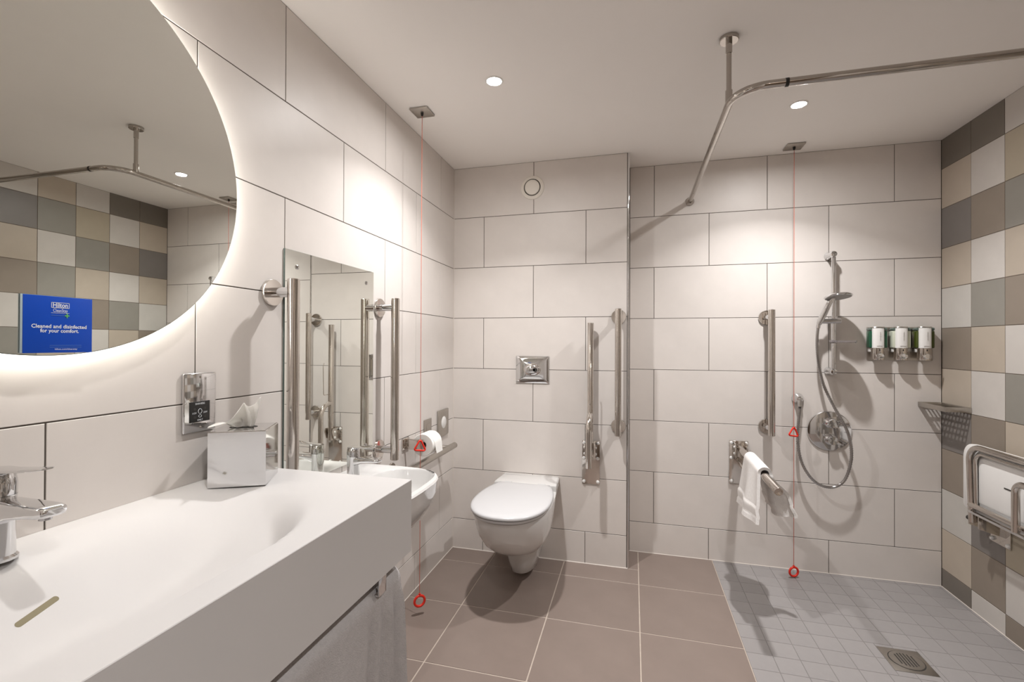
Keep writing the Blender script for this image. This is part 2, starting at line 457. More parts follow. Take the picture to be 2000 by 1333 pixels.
# blue notice stuck on the mirror
sx0 = MX + 0.0002
S = thing('mirror_notice', 'small square blue printed notice stuck on the round mirror', 'notice', (sx0, -2.018, 1.2035))
y0, y1, z0, z1 = -2.0525, -1.9475, 1.2065, 1.3085
mb = MB(); mb.box((sx0, y0 - 0.0028, z0 + 0.0005), (sx0 + 0.003, y1, z1 + 0.0005), 0.0008); obj('acrylic_holder', mb, 'acrylic', S)
mb = MB(); mb.box((sx0 + 0.003, y0, z0), (sx0 + 0.0042, y1, z1), 0.0005); obj('card', mb, 'blue', S)
px = sx0 + 0.0045; cy = (y0 + y1) / 2 + 0.001; hh = z1 - z0; ww = y1 - y0
RY, UZ = (0, 1, 0), (0, 0, 1)
def barx(name, ya, yb, za, zb, m, d=0.0002):
    mb = MB(); mb.box((px - 0.0001, ya, za), (px + d, yb, zb)); return obj(name, mb, m, S)
bw = ww * 0.265; bz = z1 - hh * 0.155; bh = hh * 0.10; lw = 0.0008
barx('logo_frame', cy - bw / 2, cy + bw / 2, bz + bh / 2 - lw, bz + bh / 2, 'ink'); barx('logo_frame', cy - bw / 2, cy + bw / 2, bz - bh / 2, bz - bh / 2 + lw, 'ink')
barx('logo_frame', cy - bw / 2, cy - bw / 2 + lw, bz - bh / 2, bz + bh / 2, 'ink'); barx('logo_frame', cy + bw / 2 - lw, cy + bw / 2, bz - bh / 2, bz + bh / 2, 'ink')
text('logo_lettering', 'Hilton', hh * 0.118, (px, cy, bz), RY, UZ, 'ink', S, bold=0.02, width=bw * 0.82)
text('logo_lettering', 'CleanStay', hh * 0.085, (px, cy, bz - hh * 0.095), RY, UZ, 'ink', S, width=bw * 0.80)
barx('logo_rule', cy - bw / 2, cy + bw / 2, bz - hh * 0.140, bz - hh * 0.135, 'ink')
barx('small_print', cy - bw / 2, cy + bw * 0.2, bz - hh * 0.185, bz - hh * 0.178, 'inklight')
barx('cross_mark', cy + bw * 0.24, cy + bw * 0.5, bz - hh * 0.190, bz - hh * 0.172, 'inkgreen'); barx('cross_mark', cy + bw * 0.345, cy + bw * 0.395, bz - hh * 0.222, bz - hh * 0.140, 'inkgreen', 0.0003)
text('notice_lettering', 'Cleaned and disinfected', hh * 0.092, (px, cy, z1 - hh * 0.535), RY, UZ, 'ink', S, bold=0.020, width=ww * 0.80)
text('notice_lettering', 'for your comfort.', hh * 0.092, (px, cy, z1 - hh * 0.612), RY, UZ, 'ink', S, bold=0.020, width=ww * 0.56)
for k, wd in ((0, 0.47), (1, 0.47)):
    barx('small_print', y0 + ww * 0.36, y0 + ww * (0.36 + wd), z1 - hh * (0.872 + 0.033 * k), z1 - hh * (0.866 + 0.033 * k), 'inklight')
text('web_lettering', 'hilton.com/cleanstay', hh * 0.042, (px, y0 + ww * 0.60, z1 - hh * 0.937), RY, UZ, 'ink', S, width=ww * 0.33)

# ------------------------------------------------------------------ shaver socket
t = thing('shaver_socket', 'polished chrome shaver socket plate on the tiled wall under the round mirror', 'socket', (0, -1.6915, 1.078))
mb = MB(); mb.box((0.0003, -1.736, 1.0055), (0.008, -1.647, 1.1505), 0.003, 3); obj('face_plate', mb, 'chrome', t)
mb = MB(); mb.box((0.008, -1.721, 1.030), (0.0095, -1.666, 1.080), 0.0006); ins = obj('outlet_insert', mb, 'black', t)
for y, z in ((-1.708, 1.062), (-1.708, 1.042), (-1.680, 1.062), (-1.680, 1.042)):
    mb = MB(); mb.cyl((0.0094, y, z), (0.0099, y, z), 0.0035, 12); obj('pin_hole', mb, 'dark', ins)
text('lettering', 'SHAVERS', 0.0065, (0.0098, -1.6935, 1.0745), RY, UZ, 'ink', ins, width=0.026)
text('lettering', 'ONLY', 0.0065, (0.0098, -1.6935, 1.0345), RY, UZ, 'ink', ins, width=0.015)
text('lettering', '230V', 0.006, (0.0098, -1.679, 1.052), RY, UZ, 'ink', ins, width=0.011)
text('lettering', '115V', 0.006, (0.0098, -1.709, 1.052), RY, UZ, 'ink', ins, width=0.011)
mb = MB()
mb.tube([(0.0098, -1.6935 + 0.005 * math.cos(a), 1.056 + 0.006 * math.sin(a)) for a in [2 * PI * k / 16 for k in range(16)]], 0.0004, 6, True)
mb.tube([(0.0098, -1.6935 + 0.004 * math.cos(a), 1.044 + 0.003 * math.sin(a)) for a in [2 * PI * k / 16 for k in range(16)]], 0.0004, 6, True)
obj('pictogram', mb, 'ink', ins)
for z in (1.140, 1.016):
    mb = MB(); mb.lathe([(0.0028, 0), (0.0028, 0.0008), (0.001, 0.0014)], (0.008, -1.6915, z), (1, 0, 0), 14); obj('screw', mb, 'steel', t)

# ------------------------------------------------------------------ vertical grab rails
def grab_rail(label, base, out, side, z0=0.735, z1=1.415, r=0.0175, stand=0.078, bx=0.0):
    """base: point on the wall at floor level under the rail; out: wall normal; side: offset of the flanges along the wall"""
    base, out, side = Vector(base), Vector(out), Vector(side)
    t = thing('grab_rail', label, 'grab rail', (base.x, base.y, (z0 + z1) / 2), 'straight vertical grab rails')
    up = Vector((0, 0, 1)); c = base + out * stand
    mb = MB(); mb.cyl(c + up * z0, c + up * z1, r, 32, bev=0.002); obj('bar', mb, 'steel', t)
    for z in (z1 - 0.039, z0 + 0.041):
        f = base + side + up * z
        mb = MB(); mb.lathe([(0.040, 0.0004), (0.040, 0.007), (0.0385, 0.0095), (0.013, 0.0105)], f, out, 36); obj('flange', mb, 'steel', t)
        mb = MB(); mb.tube([f + out * 0.006, c + up * z] if side.length < 1e-4 else [f + out * 0.006, f + out * (stand * 0.75), c + up * z], 0.0150, 20); obj('post', mb, 'chrome', t)
grab_rail('upright grab rail on the left of the wall mirror, behind the tissue box', (0, -1.452, 0), (1, 0, 0), (0, 0, 0))
grab_rail('upright grab rail on the right of the wall mirror, above the small basin', (0, -0.848, 0), (1, 0, 0), (0, 0, 0))
grab_rail('upright grab rail at the chrome corner trim, right of the folded rail', (0.971, 0, 0), (0, -1, 0), (0, 0, 0))
grab_rail('upright grab rail on the shower wall above the folded-down rail', (1.769, D, 0), (0, -1, 0), (-0.008, 0, 0))

# horizontal rail under the paper holder
t = thing('grab_rail', 'horizontal grab rail on the left wall below the toilet roll', 'grab rail', (0, -0.48, 0.655))
mb = MB(); mb.cyl((0.08, -0.80, 0.655), (0.08, -0.172, 0.655), 0.0165, 28, bev=0.002); obj('bar', mb, 'satin', t)
for y in (-0.24, -0.74):
    mb = MB(); mb.lathe([(0.035, 0.0004), (0.035, 0.006), (0.033, 0.0085), (0.012, 0.009)], (0, y, 0.655), (1, 0, 0), 36); obj('flange', mb, 'steel', t)
    mb = MB(); mb.cyl((0.006, y, 0.655), (0.078, y, 0.655), 0.011, 20); obj('post', mb, 'steel', t)

# ------------------------------------------------------------------ rectangular wall mirror
t = thing('wall_mirror', 'tall rectangular frameless wall mirror between two grab rails', 'mirror', (0, -1.152, 1.14))
mb = MB(); mb.box((0.0004, -1.404, 0.768), (0.0052, -0.900, 1.519)); obj('glass_edge', mb, 'mirror_edge', t)
mb = MB(); mb.box((0.0052, -1.4035, 0.7685), (0.006, -0.9005, 1.5185)); obj('mirror_glass', mb, 'mirror', t)
for y in (-1.351, -0.954):
    for z in (1.468, 0.815):
        mb = MB(); mb.lathe([(0.008, 0), (0.0075, 0.002), (0.004, 0.0045), (0.0005, 0.0052)], (0.006, y, z), (1, 0, 0), 18); obj('screw_cap', mb, 'chrome', t)

# ------------------------------------------------------------------ vanity
def sst(a, b, x):
    x = max(0.0, min(1.0, (x - a) / (b - a))); return x * x * (3 - 2 * x)
VX, VY0, VY1, VZ, VB = 0.503, -2.525, -1.534, 0.880, 0.700
def vdepth(x, y):
    side = min(sst(-1.62, -2.02, y), sst(-2.42, -2.20, y))
    back = sst(0.035, 0.27, x)
    # inner front corner is rounded: the front wall of the bowl curves round at its right end
    q = max(0.0, (y + 1.96) / 0.26); xf = 0.449 - 0.10 * min(q, 1.0) ** 2.0
    soft = 0.007 + 0.17 * min(q, 1.0) ** 1.2
    front = 1.0 - sst(xf - soft, xf, x)
    return 0.098 * side * back * front
t = thing('vanity_basin', 'long white wall-hung vanity with a shallow moulded washbasin', 'washbasin', (0, -2.03, VB))
mb = MB(); bm = mb.bm
gx = [0.0006 + (VX - 0.0006) * k / 96 for k in range(97)]; gy = [VY0 + (VY1 - VY0) * k / 150 for k in range(151)]
gv = [[bm.verts.new((x, y, VZ - vdepth(x, y))) for y in gy] for x in gx]
for i in range(96):
    for j in range(150): bm.faces.new((gv[i][j], gv[i + 1][j], gv[i + 1][j + 1], gv[i][j + 1]))
# edges: rounded arris, apron, inside of the apron
def side(loop, inward):
    a = [bm.verts.new(v.co + Vector((0, 0, -0.0012)) + inward * -0.0008) for v in loop]
    b_ = [bm.verts.new((v.co.x, v.co.y, VB)) for v in a]
    for k in range(len(loop) - 1):
        bm.faces.new((loop[k], loop[k + 1], a[k + 1], a[k])); bm.faces.new((a[k], a[k + 1], b_[k + 1], b_[k]))
    return b_
f_b = side([gv[96][j] for j in range(151)], Vector((-1, 0, 0)))
r_b = side([gv[i][150] for i in range(97)], Vector((0, -1, 0)))
l_b = side([gv[i][0] for i in range(97)], Vector((0, 1, 0)))
obj('basin_top', mb, 'solid', t, sharp=30)
mb = MB(); mb.box((0.0006, VY0 + 0.0, VB + 0.0005), (VX - 0.002, VY1 - 0.001, VB + 0.02)); obj('underside', mb, 'solid', t)
def on_bowl(x, y, dz=0.0): return Vector((x, y, VZ - vdepth(x, y) + dz))
mb = MB(); n = 14; ring0, ring1 = [], []
sa, sb = Vector((0.181, -2.134)), Vector((0.168, -2.082))
dirv = (sb - sa).normalized(); nv = Vector((-dirv.y, dirv.x)); hw = 0.0042
outl = [sa + (dirv * -math.sin(a) + nv * math.cos(a)) * hw for a in [PI * k / n for k in range(n + 1)]] + [sb + (dirv * math.sin(a) - nv * math.cos(a)) * hw for a in [PI * k / n for k in range(n + 1)]]
mb.loft([[on_bowl(p.x, p.y, -0.004) for p in outl], [on_bowl(p.x, p.y, 0.0004) for p in outl]])
obj('overflow_slot', mb, 'slot', t, label='slim brass coloured overflow slot')

# ------------------------------------------------------------------ mixer taps
def basin_tap(label, x, y, z, s, q=1.0, reach=1.0):
    t = thing('mixer_tap', label, 'tap', (x, y, z))
    P = lambda a, b, c: Vector((x + a * s * reach, y + b * s * q, z + c * s)); w = s * q
    mb = MB(); mb.lathe([(0.027 * w, 0), (0.027 * w, 0.004 * s), (0.0235 * w, 0.008 * s), (0.0225 * w, 0.05 * s), (0.024 * w, 0.10 * s), (0.0245 * w, 0.108 * s)], (x, y, z), (0, 0, 1), 36); obj('body', mb, 'chrome', t)
    mb = MB(); mb.lathe([(0.0245 * w, 0.1085 * s), (0.0245 * w, 0.128 * s), (0.022 * w, 0.146 * s), (0.019 * w, 0.150 * s)], (x, y, z), (0, 0, 1), 36); cap = obj('cap', mb, 'chrome', t)
    rings = []
    for u, w_, z0, z1 in ((0.0, 0.020, 0.055, 0.106), (0.03, 0.0205, 0.066, 0.105), (0.06, 0.021, 0.076, 0.104), (0.10, 0.0215, 0.082, 0.1035), (0.13, 0.021, 0.084, 0.103), (0.142, 0.018, 0.086, 0.1015), (0.146, 0.012, 0.090, 0.099)):
        ring = []
        for k in range(20):
            a = 2 * PI * k / 20; c, sn = math.cos(a), math.sin(a)
            e = 0.5
            ring.append(P(u, w_ * math.copysign(abs(c) ** e, c), (z0 + z1) / 2 + (z1 - z0) / 2 * math.copysign(abs(sn) ** e, sn)))
        rings.append(ring)
    mb = MB(); mb.loft(rings); sp_ = obj('spout', mb, 'chrome', t)
    mb = MB(); mb.lathe([(0.0085 * s, 0), (0.0085 * s, 0.010 * s)], P(0.122, 0, 0.079), (0, 0, 1), 20); obj('aerator', mb, 'hose', sp_)
    rings = []
    for u, w_, zc, h in ((-0.022, 0.014, 0.150, 0.006), (0.0, 0.019, 0.151, 0.007), (0.03, 0.017, 0.152, 0.006), (0.08, 0.0155, 0.156, 0.005), (0.118, 0.014, 0.160, 0.004), (0.126, 0.008, 0.161, 0.003)):
        ring = []
        for k in range(16):
            a = 2 * PI * k / 16; c, sn = math.cos(a), math.sin(a)
            ring.append(P(u, w_ * math.copysign(abs(c) ** 0.5, c), zc + h * 0.5 * math.copysign(abs(sn) ** 0.6, sn)))
        rings.append(ring)
    mb = MB(); mb.loft(rings); obj('lever', mb, 'chrome', t)
basin_tap('chrome mixer tap on the long white vanity, cut by the picture edge', 0.066, -2.100, 0.8785, 0.95, 1.0, 0.94)
basin_tap('small chrome mixer tap on the small basin in front of the wall mirror', 0.080, -1.148, 0.7460, 0.71, 1.32, 1.05)

# ------------------------------------------------------------------ tissue box
c0, c1, c3 = Vector((0.073, -1.729)), Vector((0.185, -1.669)), Vector((0.0155, -1.6216))
ex = (c1 - c0).normalized(); ey = Vector((-ex.y, ex.x)); SZ = 0.122
if True:
    t = thing('tissue_box', 'square chrome tissue box cover on the vanity beside the shaver socket', 'tissue box', (0.085, -1.645, VZ))
    Q = lambda a, b, z: Vector((c0.x + ex.x * a + ey.x * b, c0.y + ex.y * a + ey.y * b, VZ + z))
    mb = MB(); hgt = 0.134; bt = 0.126
    poly = lambda z, k: [Q(k, k, z), Q(bt - k, k, z), Q(bt - k, bt - 0.012 - k, z), Q(k, bt - 0.012 - k, z)]
    mb.loft([poly(0.0003, 0.0), poly(hgt - 0.003, 0.0), poly(hgt - 0.001, 0.001), poly(hgt, 0.003)])
    obj('cover', mb, 'chrome', t, sharp=25)
    mb = MB(); mb.loft([[Q(0.060 + 0.032 * math.cos(a), 0.057 + 0.018 * math.sin(a), hgt + dz) for a in [2 * PI * k / 28 for k in range(28)]] for dz in (0.0, 0.0006)]); obj('slot', mb, 'dark', t)
    for dz in (0.062, 0.070):
        mb = MB(); mb.cyl(Q(bt - 0.001, 0.045, dz), Q(bt + 0.010, 0.045, dz), 0.0018, 10); obj('side_pin', mb, 'chrome', t)
    # crumpled tissue
    mb = MB(); bm = mb.bm; nu, nv_ = 26, 18; vv = []
    rnd = random.Random(3)
    fx = [rnd.uniform(0, 6.28) for _ in range(8)]
    for i in range(nu + 1):
        u = i / nu; row = []
        for j in range(nv_ + 1):
            v = j / nv_
            # pinched at the slot, opening upward and to the right; a flat tail lies to the left
            tail = sst(0.40, 0.10, u)
            prof = 0.030 + 0.030 * sst(0.30, 0.62, u) + 0.012 * sst(0.80, 0.97, u) + 0.005 * math.sin(13 * u + fx[0]) + 0.002 * math.sin(29 * u + fx[1])
            a = 0.036 + 0.050 * u + (0.024 * sst(0.5, 1.0, u) - 0.052 * tail) * v
            z = hgt + 0.001 + v * prof * (1 - 0.88 * tail) + 0.010 * tail * math.sin(PI * v)
            b = 0.050 + (0.4 + 0.6 * v) * (0.010 * math.sin(9 * u + fx[2]) + 0.006 * math.sin(24 * u + 4 * v + fx[3]) + 0.0012 * math.sin(41 * u + 9 * v)) - 0.026 * v * (1 - tail) + 0.010 * math.sin(PI * v) - 0.018 * tail * v
            row.append(bm.verts.new(Q(a, b, z)))
        vv.append(row)
    for i in range(nu):
        for j in range(nv_): bm.faces.new((vv[i][j], vv[i + 1][j], vv[i + 1][j + 1], vv[i][j + 1]))
    ts = obj('tissue', mb, 'thin_tissue', None, loc=Q(0.058, 0.055, hgt)); tag(ts, 'white paper tissue pulled up out of the chrome box', 'tissue')
    sm = ts.modifiers.new('thickness', 'SOLIDIFY'); sm.thickness = 0.0006

# ------------------------------------------------------------------ small wall-hung basin
def basin_outline(k, zc, xf, yc, hw, n=40, x0=0.0006, wall=True):
    """D shaped plan with rounded front; the back edge lies along the wall or, inside, along the tap ledge; k shrinks it"""
    pts = []; xm = x0 + (xf - x0) * (0.35 if wall else 0.5)
    for i in range(n + 1):
        a = math.radians(-160 + 320 * i / n)
        c, s = math.cos(a), math.sin(a); e = 0.62
        rx = (xf - k - xm) if c > 0 else (xm - x0)
        pts.append(Vector((xm + rx * math.copysign(abs(c) ** (e if c > 0 or not wall else 0.3), c), yc + (hw - k) * math.copysign(abs(s) ** (e if c > 0 or not wall else 0.12), s), zc)))
    return pts
t = thing('hand_basin', 'small white wall-hung hand basin just beyond the vanity end', 'washbasin', (0, -1.2, 0.60))
yc, hw, xf, zr = -1.20, 0.235, 0.385, 0.746
rings = [basin_outline(0.0, 0.555, 0.20, yc, 0.13), basin_outline(0.0, 0.575, 0.28, yc, 0.170), basin_outline(0.0, 0.61, 0.335, yc, 0.198), basin_outline(0.0, 0.66, 0.368, yc, 0.218), basin_outline(0.0, 0.70, 0.380, yc, 0.230), basin_outline(0.002, zr - 0.012, xf, yc, hw + 0.002), basin_outline(0.0, zr - 0.006, xf, yc, hw), basin_outline(0.004, zr, xf, yc, hw)]
mb = MB(); mb.loft(rings, True, False)
inner = [basin_outline(0.022, zr, xf, yc, hw, x0=0.120, wall=False), basin_outline(0.027, zr - 0.006, xf, yc, hw, x0=0.126, wall=False), basin_outline(0.036, zr - 0.05, xf, yc, hw, x0=0.135, wall=False), basin_outline(0.07, zr - 0.10, xf, yc, hw, x0=0.16, wall=False), basin_outline(0.12, zr - 0.12, xf, yc, hw, x0=0.20, wall=False)]
top = [v for v in mb.bm.verts if abs(v.co.z - zr) < 1e-6]
bm = mb.bm; bm.verts.ensure_lookup_table(); n = 41
otop = bm.verts[-n:]
ivs = [[bm.verts.new(p) for p in r] for r in inner]
otop = list(bm.verts)[7 * n:8 * n]
for i in range(n):
    j = (i + 1) % n
    bm.faces.new((otop[i], otop[j], ivs[0][j], ivs[0][i]))
    for a, b_ in zip(ivs, ivs[1:]): bm.faces.new((a[i], a[j], b_[j], b_[i]))
bm.faces.new(ivs[-1])
obj('bowl', mb, 'ceramic', t, sharp=50)
mb = MB(); mb.lathe([(0.022, 0), (0.022, 0.003), (0.018, 0.004)], (0.27, -1.2, zr - 0.12), (0, 0, 1), 24); obj('waste', mb, 'chrome', t)

# ------------------------------------------------------------------ toilet roll and its holder
t = thing('toilet_roll_holder', 'flat chrome toilet roll holder arm on the left wall', 'holder', (0, -0.60, 0.75))
mb = MB(); mb.box((0.0004, -0.64, 0.722), (0.006, -0.575, 0.776), 0.001); obj('wall_plate', mb, 'steel', t)
mb = MB(); mb.box((0.006, -0.617, 0.724), (0.098, -0.612, 0.774), 0.001); obj('arm', mb, 'steel', t)
mb = MB(); mb.cyl((0.09, -0.6125, 0.748), (0.09, -0.47, 0.748), 0.010, 16); obj('spindle', mb, 'steel', t)
mb = MB(); mb.cyl((0.09, -0.471, 0.748), (0.09, -0.466, 0.748), 0.016, 16); obj('end_stop', mb, 'steel', t)
R0 = Vector((0.09, -0.605, 0.745))
t = thing('toilet_roll', 'white toilet paper roll with a loose end on the left wall', 'toilet roll', R0)
mb = MB(); mb.lathe([(0.0195, 0.0), (0.051, 0.0), (0.0525, 0.002), (0.0525, 0.100), (0.051, 0.102), (0.0195, 0.102), (0.0195, 0.0)], R0, (0, 1, 0), 48, False, False); obj('roll', mb, 'tissue', t)
mb = MB(); mb.lathe([(0.0195, 0.001), (0.0195, 0.101), (0.0175, 0.101), (0.0175, 0.001), (0.0195, 0.001)], R0, (0, 1, 0), 30, False, False); obj('cardboard_core', mb, 'cream', t)
mb = MB(); rings = []
for k in range(15):
    a = math.radians(75 - 7.5 * k); rr = 0.054
    p = Vector((R0.x + rr * math.cos(a), 0, R0.z + rr * math.sin(a))) if k < 10 else None
    if p is None: p = Vector((R0.x + 0.054 + 0.001 * (k - 9), 0, R0.z + 0.004 - 0.009 * (k - 9)))
    rings.append([(p.x, R0.y + 0.002 + 0.002 * k, p.z), (p.x, R0.y + 0.100, p.z), (p.x - 0.001, R0.y + 0.100, p.z - 0.0004), (p.x - 0.001, R0.y + 0.002 + 0.002 * k, p.z - 0.0004)])
mb.loft(rings); obj('loose_end', mb, 'tissue', t)

# small plates by the roll
t = thing('wall_plate', 'small square steel wall plate just above the toilet roll', 'wall plate', (0, -0.3645, 0.783))
mb = MB(); mb.box((0.0004, -0.408, 0.740), (0.006, -0.321, 0.826), 0.0012); obj('cover', mb, 'satin', t)
mb = MB(); mb.box((0.006, -0.385, 0.763), (0.0075, -0.344, 0.803), 0.0008); obj('rocker', mb, 'satin', t)
t = thing('sensor_plate', 'steel plate with a round white sensor in the corner beside the toilet', 'sensor plate', (0, -0.166, 0.776))
mb = MB(); mb.box((0.0004, -0.239, 0.703), (0.010, -0.095, 0.850), 0.0015); obj('cover', mb, 'satin', t)
mb = MB(); mb.lathe([(0.034, 0), (0.034, 0.001), (0.030, 0.003), (0.001, 0.004)], (0.010, -0.166, 0.778), (1, 0, 0), 30); obj('sensor_window', mb, 'white', t)

# ------------------------------------------------------------------ emergency pull cords
def pull_cord(x, y, zring, ztri, facing, label):
    t = thing('pull_cord', label, 'pull cord', (x, y, zring), 'red emergency pull cords')
    mb = MB(); mb.box((x - 0.043, y - 0.043, H - 0.008), (x + 0.043, y + 0.043, H - 0.0003), 0.002); pl = obj('ceiling_plate', mb, 'satin', t)
    mb = MB(); mb.lathe([(0.007, 0), (0.006, -0.008), (0.003, -0.014)], (x, y, H - 0.008), (0, 0, 1), 14); obj('cord_guide', mb, 'dark', pl)
    mb = MB(); mb.cyl((x, y, zring + 0.056), (x, y, H - 0.014), 0.0013, 8); obj('cord', mb, 'cord', t)
    dx = Vector((math.cos(facing), math.sin(facing), 0)); c = Vector((x, y, 0)); u = Vector((0, 0, 1))
    tri = [c + u * (ztri + 0.028), c + dx * 0.026 - u * (-ztri + 0.026), c - dx * 0.030 - u * (-ztri + 0.018)]
    a, b_, d = tri; m01 = (a + b_) / 2
    mb = MB(); mb.tube(fillet([m01, b_, d, a, m01], 0.006, 5), 0.0042, 10); obj('triangle_handle', mb, 'red', t)
    mb = MB(); mb.tube([c + u * (zring + 0.0285) + dx * 0.0235 * math.cos(k * PI / 14) + u * 0.0235 * math.sin(k * PI / 14) for k in range(28)], 0.0055, 12, True); rg = obj('ring_handle', mb, 'red', t)
    mb = MB(); mb.cyl(c + u * (zring + 0.053), c + u * (zring + 0.062), 0.005, 10); obj('knot', mb, 'red', t)
pull_cord(0.120, -0.691, 0.036, 0.764, 0.75, 'red emergency cord hanging in front of the left wall near the toilet')
pull_cord(1.868, 0.125, 0.004, 0.768, 0.35, 'red emergency cord hanging in the shower almost to the grey floor')

# ------------------------------------------------------------------ towel and rail under the vanity
t = thing('towel_rail', 'chrome towel rail hung under the white vanity', 'towel rail', (0.452, -1.9, 0.635))
mb = MB(); mb.cyl((0.452, -2.40, 0.636), (0.452, -1.555, 0.636), 0.008, 18, bev=0.001); obj('bar', mb, 'chrome', t)
for y in (-1.648, -2.330):
    mb = MB(); mb.box((0.4865, y - 0.016, 0.648), (0.4905, y + 0.016, 0.6995), 0.0008); br = obj('bracket', mb, 'chrome', t)
    mb = MB(); mb.box((0.4585, y - 0.016, 0.648), (0.4865, y + 0.016, 0.652), 0.0005); obj('bracket_foot', mb, 'chrome', br)
def sheet(mb, fn, nu, nv_, th):
    """closed cloth sheet: fn(u,v) -> point; th thickness along the sheet normal"""
    bm = mb.bm; P = [[Vector(fn(i / nu, j / nv_)) for j in range(nv_ + 1)] for i in range(nu + 1)]
    def nrm(i, j):
        a = P[min(i + 1, nu)][j] - P[max(i - 1, 0)][j]; b = P[i][min(j + 1, nv_)] - P[i][max(j - 1, 0)]
        return a.cross(b).normalized()
    A = [[bm.verts.new(P[i][j] + nrm(i, j) * th / 2) for j in range(nv_ + 1)] for i in range(nu + 1)]
    C = [[bm.verts.new(P[i][j] - nrm(i, j) * th / 2) for j in range(nv_ + 1)] for i in range(nu + 1)]
    for i in range(nu):
        for j in range(nv_):
            bm.faces.new((A[i][j], A[i + 1][j], A[i + 1][j + 1], A[i][j + 1])); bm.faces.new((C[i][j + 1], C[i + 1][j + 1], C[i + 1][j], C[i][j]))
    for i in range(nu):
        for j in (0, nv_): bm.faces.new((A[i][j], C[i][j], C[i + 1][j], A[i + 1][j]))
    for j in range(nv_):
        for i in (0, nu): bm.faces.new((A[i][j], A[i][j + 1], C[i][j + 1], C[i][j]))
def drape(L0, L1, r, cx, cz, lean0=0.0, lean1=0.0):
    """profile over a bar: s in [0,1] -> (x,z); L0 hangs on the -x side, L1 on the +x side"""
    tot = L0 + PI * r + L1
    def f(s):
        d = s * tot
        if d < L0: k = L0 - d; return cx - r - k * lean0, cz - k
        d -= L0
        if d < PI * r: a = PI - d / r; return cx + r * math.cos(a), cz + r * math.sin(a)
        d -= PI * r; return cx + r + d * lean1, cz - d
    return f
t = thing('bath_towel', 'pale bath towel folded over the rail under the vanity', 'towel', (0.452, -1.9, 0.4))
for nm, r, y0_, y1_, L0, L1, ph in (('inner_fold', 0.014, -2.05, -1.560, 0.36, 0.40, 0.3), ('outer_fold', 0.026, -2.16, -1.548, 0.185, 0.315, 1.4)):
    pf = drape(L0, L1, r, 0.452, 0.636)
    def fn(u, v, pf=pf, y0_=y0_, y1_=y1_, ph=ph):
        x, z = pf(u); y = y1_ + (y0_ - y1_) * v
        k = max(0.0, 0.63 - z)
        x += 0.05 * k * math.sin(17 * v + ph) + 0.02 * k * math.sin(41 * v + 2 * ph)
        x += 0.011 * sst(0.34, 0.10, v) * sst(0.0, 0.06, k) * math.sin(2 * PI * v / 0.085 + ph)
        y += 0.02 * k * math.sin(9 * z + ph) - 0.03 * k * (v - 0.5) * 0.4
        return (x, y, z)
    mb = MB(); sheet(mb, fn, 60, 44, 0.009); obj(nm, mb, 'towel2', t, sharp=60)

# ------------------------------------------------------------------ toilet
def wc_outline(zc, wb, wm, front, xc=0.483, n=44, back=-0.0006, sq=0.62):
    """plan of the pan: wb half width at the wall, wm half width at the bulge, front y"""
    pts = []
    yb = front * 0.55
    for i in range(n + 1):
        a = PI * i / n                       # right side to left side round the front
        c, s = math.cos(a), math.sin(a)
        pts.append((xc + wm * math.copysign(abs(c) ** 0.86, c), yb + (front - yb) * abs(s) ** 0.92, zc))
    left = []; right = []
    for k in range(1, 6):
        q = k / 5; w = wm + (wb - wm) * sst(0, 1, q)
        right.append((xc + w, yb + (back - yb) * q, zc)); left.append((xc - w, yb + (back - yb) * q, zc))
    return [Vector(p) for p in list(reversed(right)) + pts + left]
t = thing('toilet', 'white wall-hung toilet with its lid closed', 'toilet', (0.483, -0.3, 0.03))
mb = MB()
mb.loft([wc_outline(0.040, 0.056, 0.060, -0.285), wc_outline(0.046, 0.062, 0.067, -0.295), wc_outline(0.10, 0.074, 0.077, -0.320), wc_outline(0.150, 0.083, 0.086, -0.342), wc_outline(0.180, 0.088, 0.093, -0.360), wc_outline(0.192, 0.092, 0.104, -0.400), wc_outline(0.208, 0.098, 0.122, -0.458),
         wc_outline(0.235, 0.108, 0.143, -0.518), wc_outline(0.275, 0.122, 0.163, -0.576), wc_outline(0.33, 0.140, 0.177, -0.626), wc_outline(0.385, 0.154, 0.184, -0.654), wc_outline(0.422, 0.161, 0.186, -0.664), wc_outline(0.434, 0.162, 0.184, -0.664), wc_outline(0.4375, 0.155, 0.174, -0.655)])
obj('pan', mb, 'ceramic', t, sharp=60)
mb = MB()
dk = lambda z, k: [Vector(p) for p in [(0.483 - 0.163 + k, -0.0006, z), (0.483 + 0.163 - k, -0.0006, z), (0.483 + 0.168 - k, -0.08, z), (0.483 + 0.172 - k, -0.168 + k, z), (0.483 - 0.172 + k, -0.168 + k, z), (0.483 - 0.168 + k, -0.08, z)]]
mb.loft([dk(0.43, 0.004), dk(0.464, 0.0), dk(0.470, 0.004), dk(0.472, 0.010)]); obj('rear_deck', mb, 'ceramic', t, sharp=50)
def lid_outline(z, k, n=56):
    pts = []; yb = -0.43; xc = 0.483
    for i in range(n + 1):
        a = PI * i / n; c, s = math.cos(a), math.sin(a)
        pts.append(Vector((xc + (0.190 - k) * math.copysign(abs(c) ** 0.86, c), yb - (0.258 - k) * abs(s) ** 0.93, z)))
    for q in range(1, 9):
        f = q / 8; w = 0.190 - k - 0.050 * f ** 2.2
        pts.append(Vector((xc - w, yb + (0.262 - k) * f, z)))
    for q in range(8, 0, -1):
        f = q / 8; w = 0.190 - k - 0.050 * f ** 2.2
        pts.append(Vector((xc + w, yb + (0.262 - k) * f, z)))
    return pts
mb = MB(); mb.loft([lid_outline(0.4415, 0.016), lid_outline(0.4425, 0.009), lid_outline(0.453, 0.006), lid_outline(0.456, 0.010)]); obj('seat', mb, 'lid', t, sharp=50)
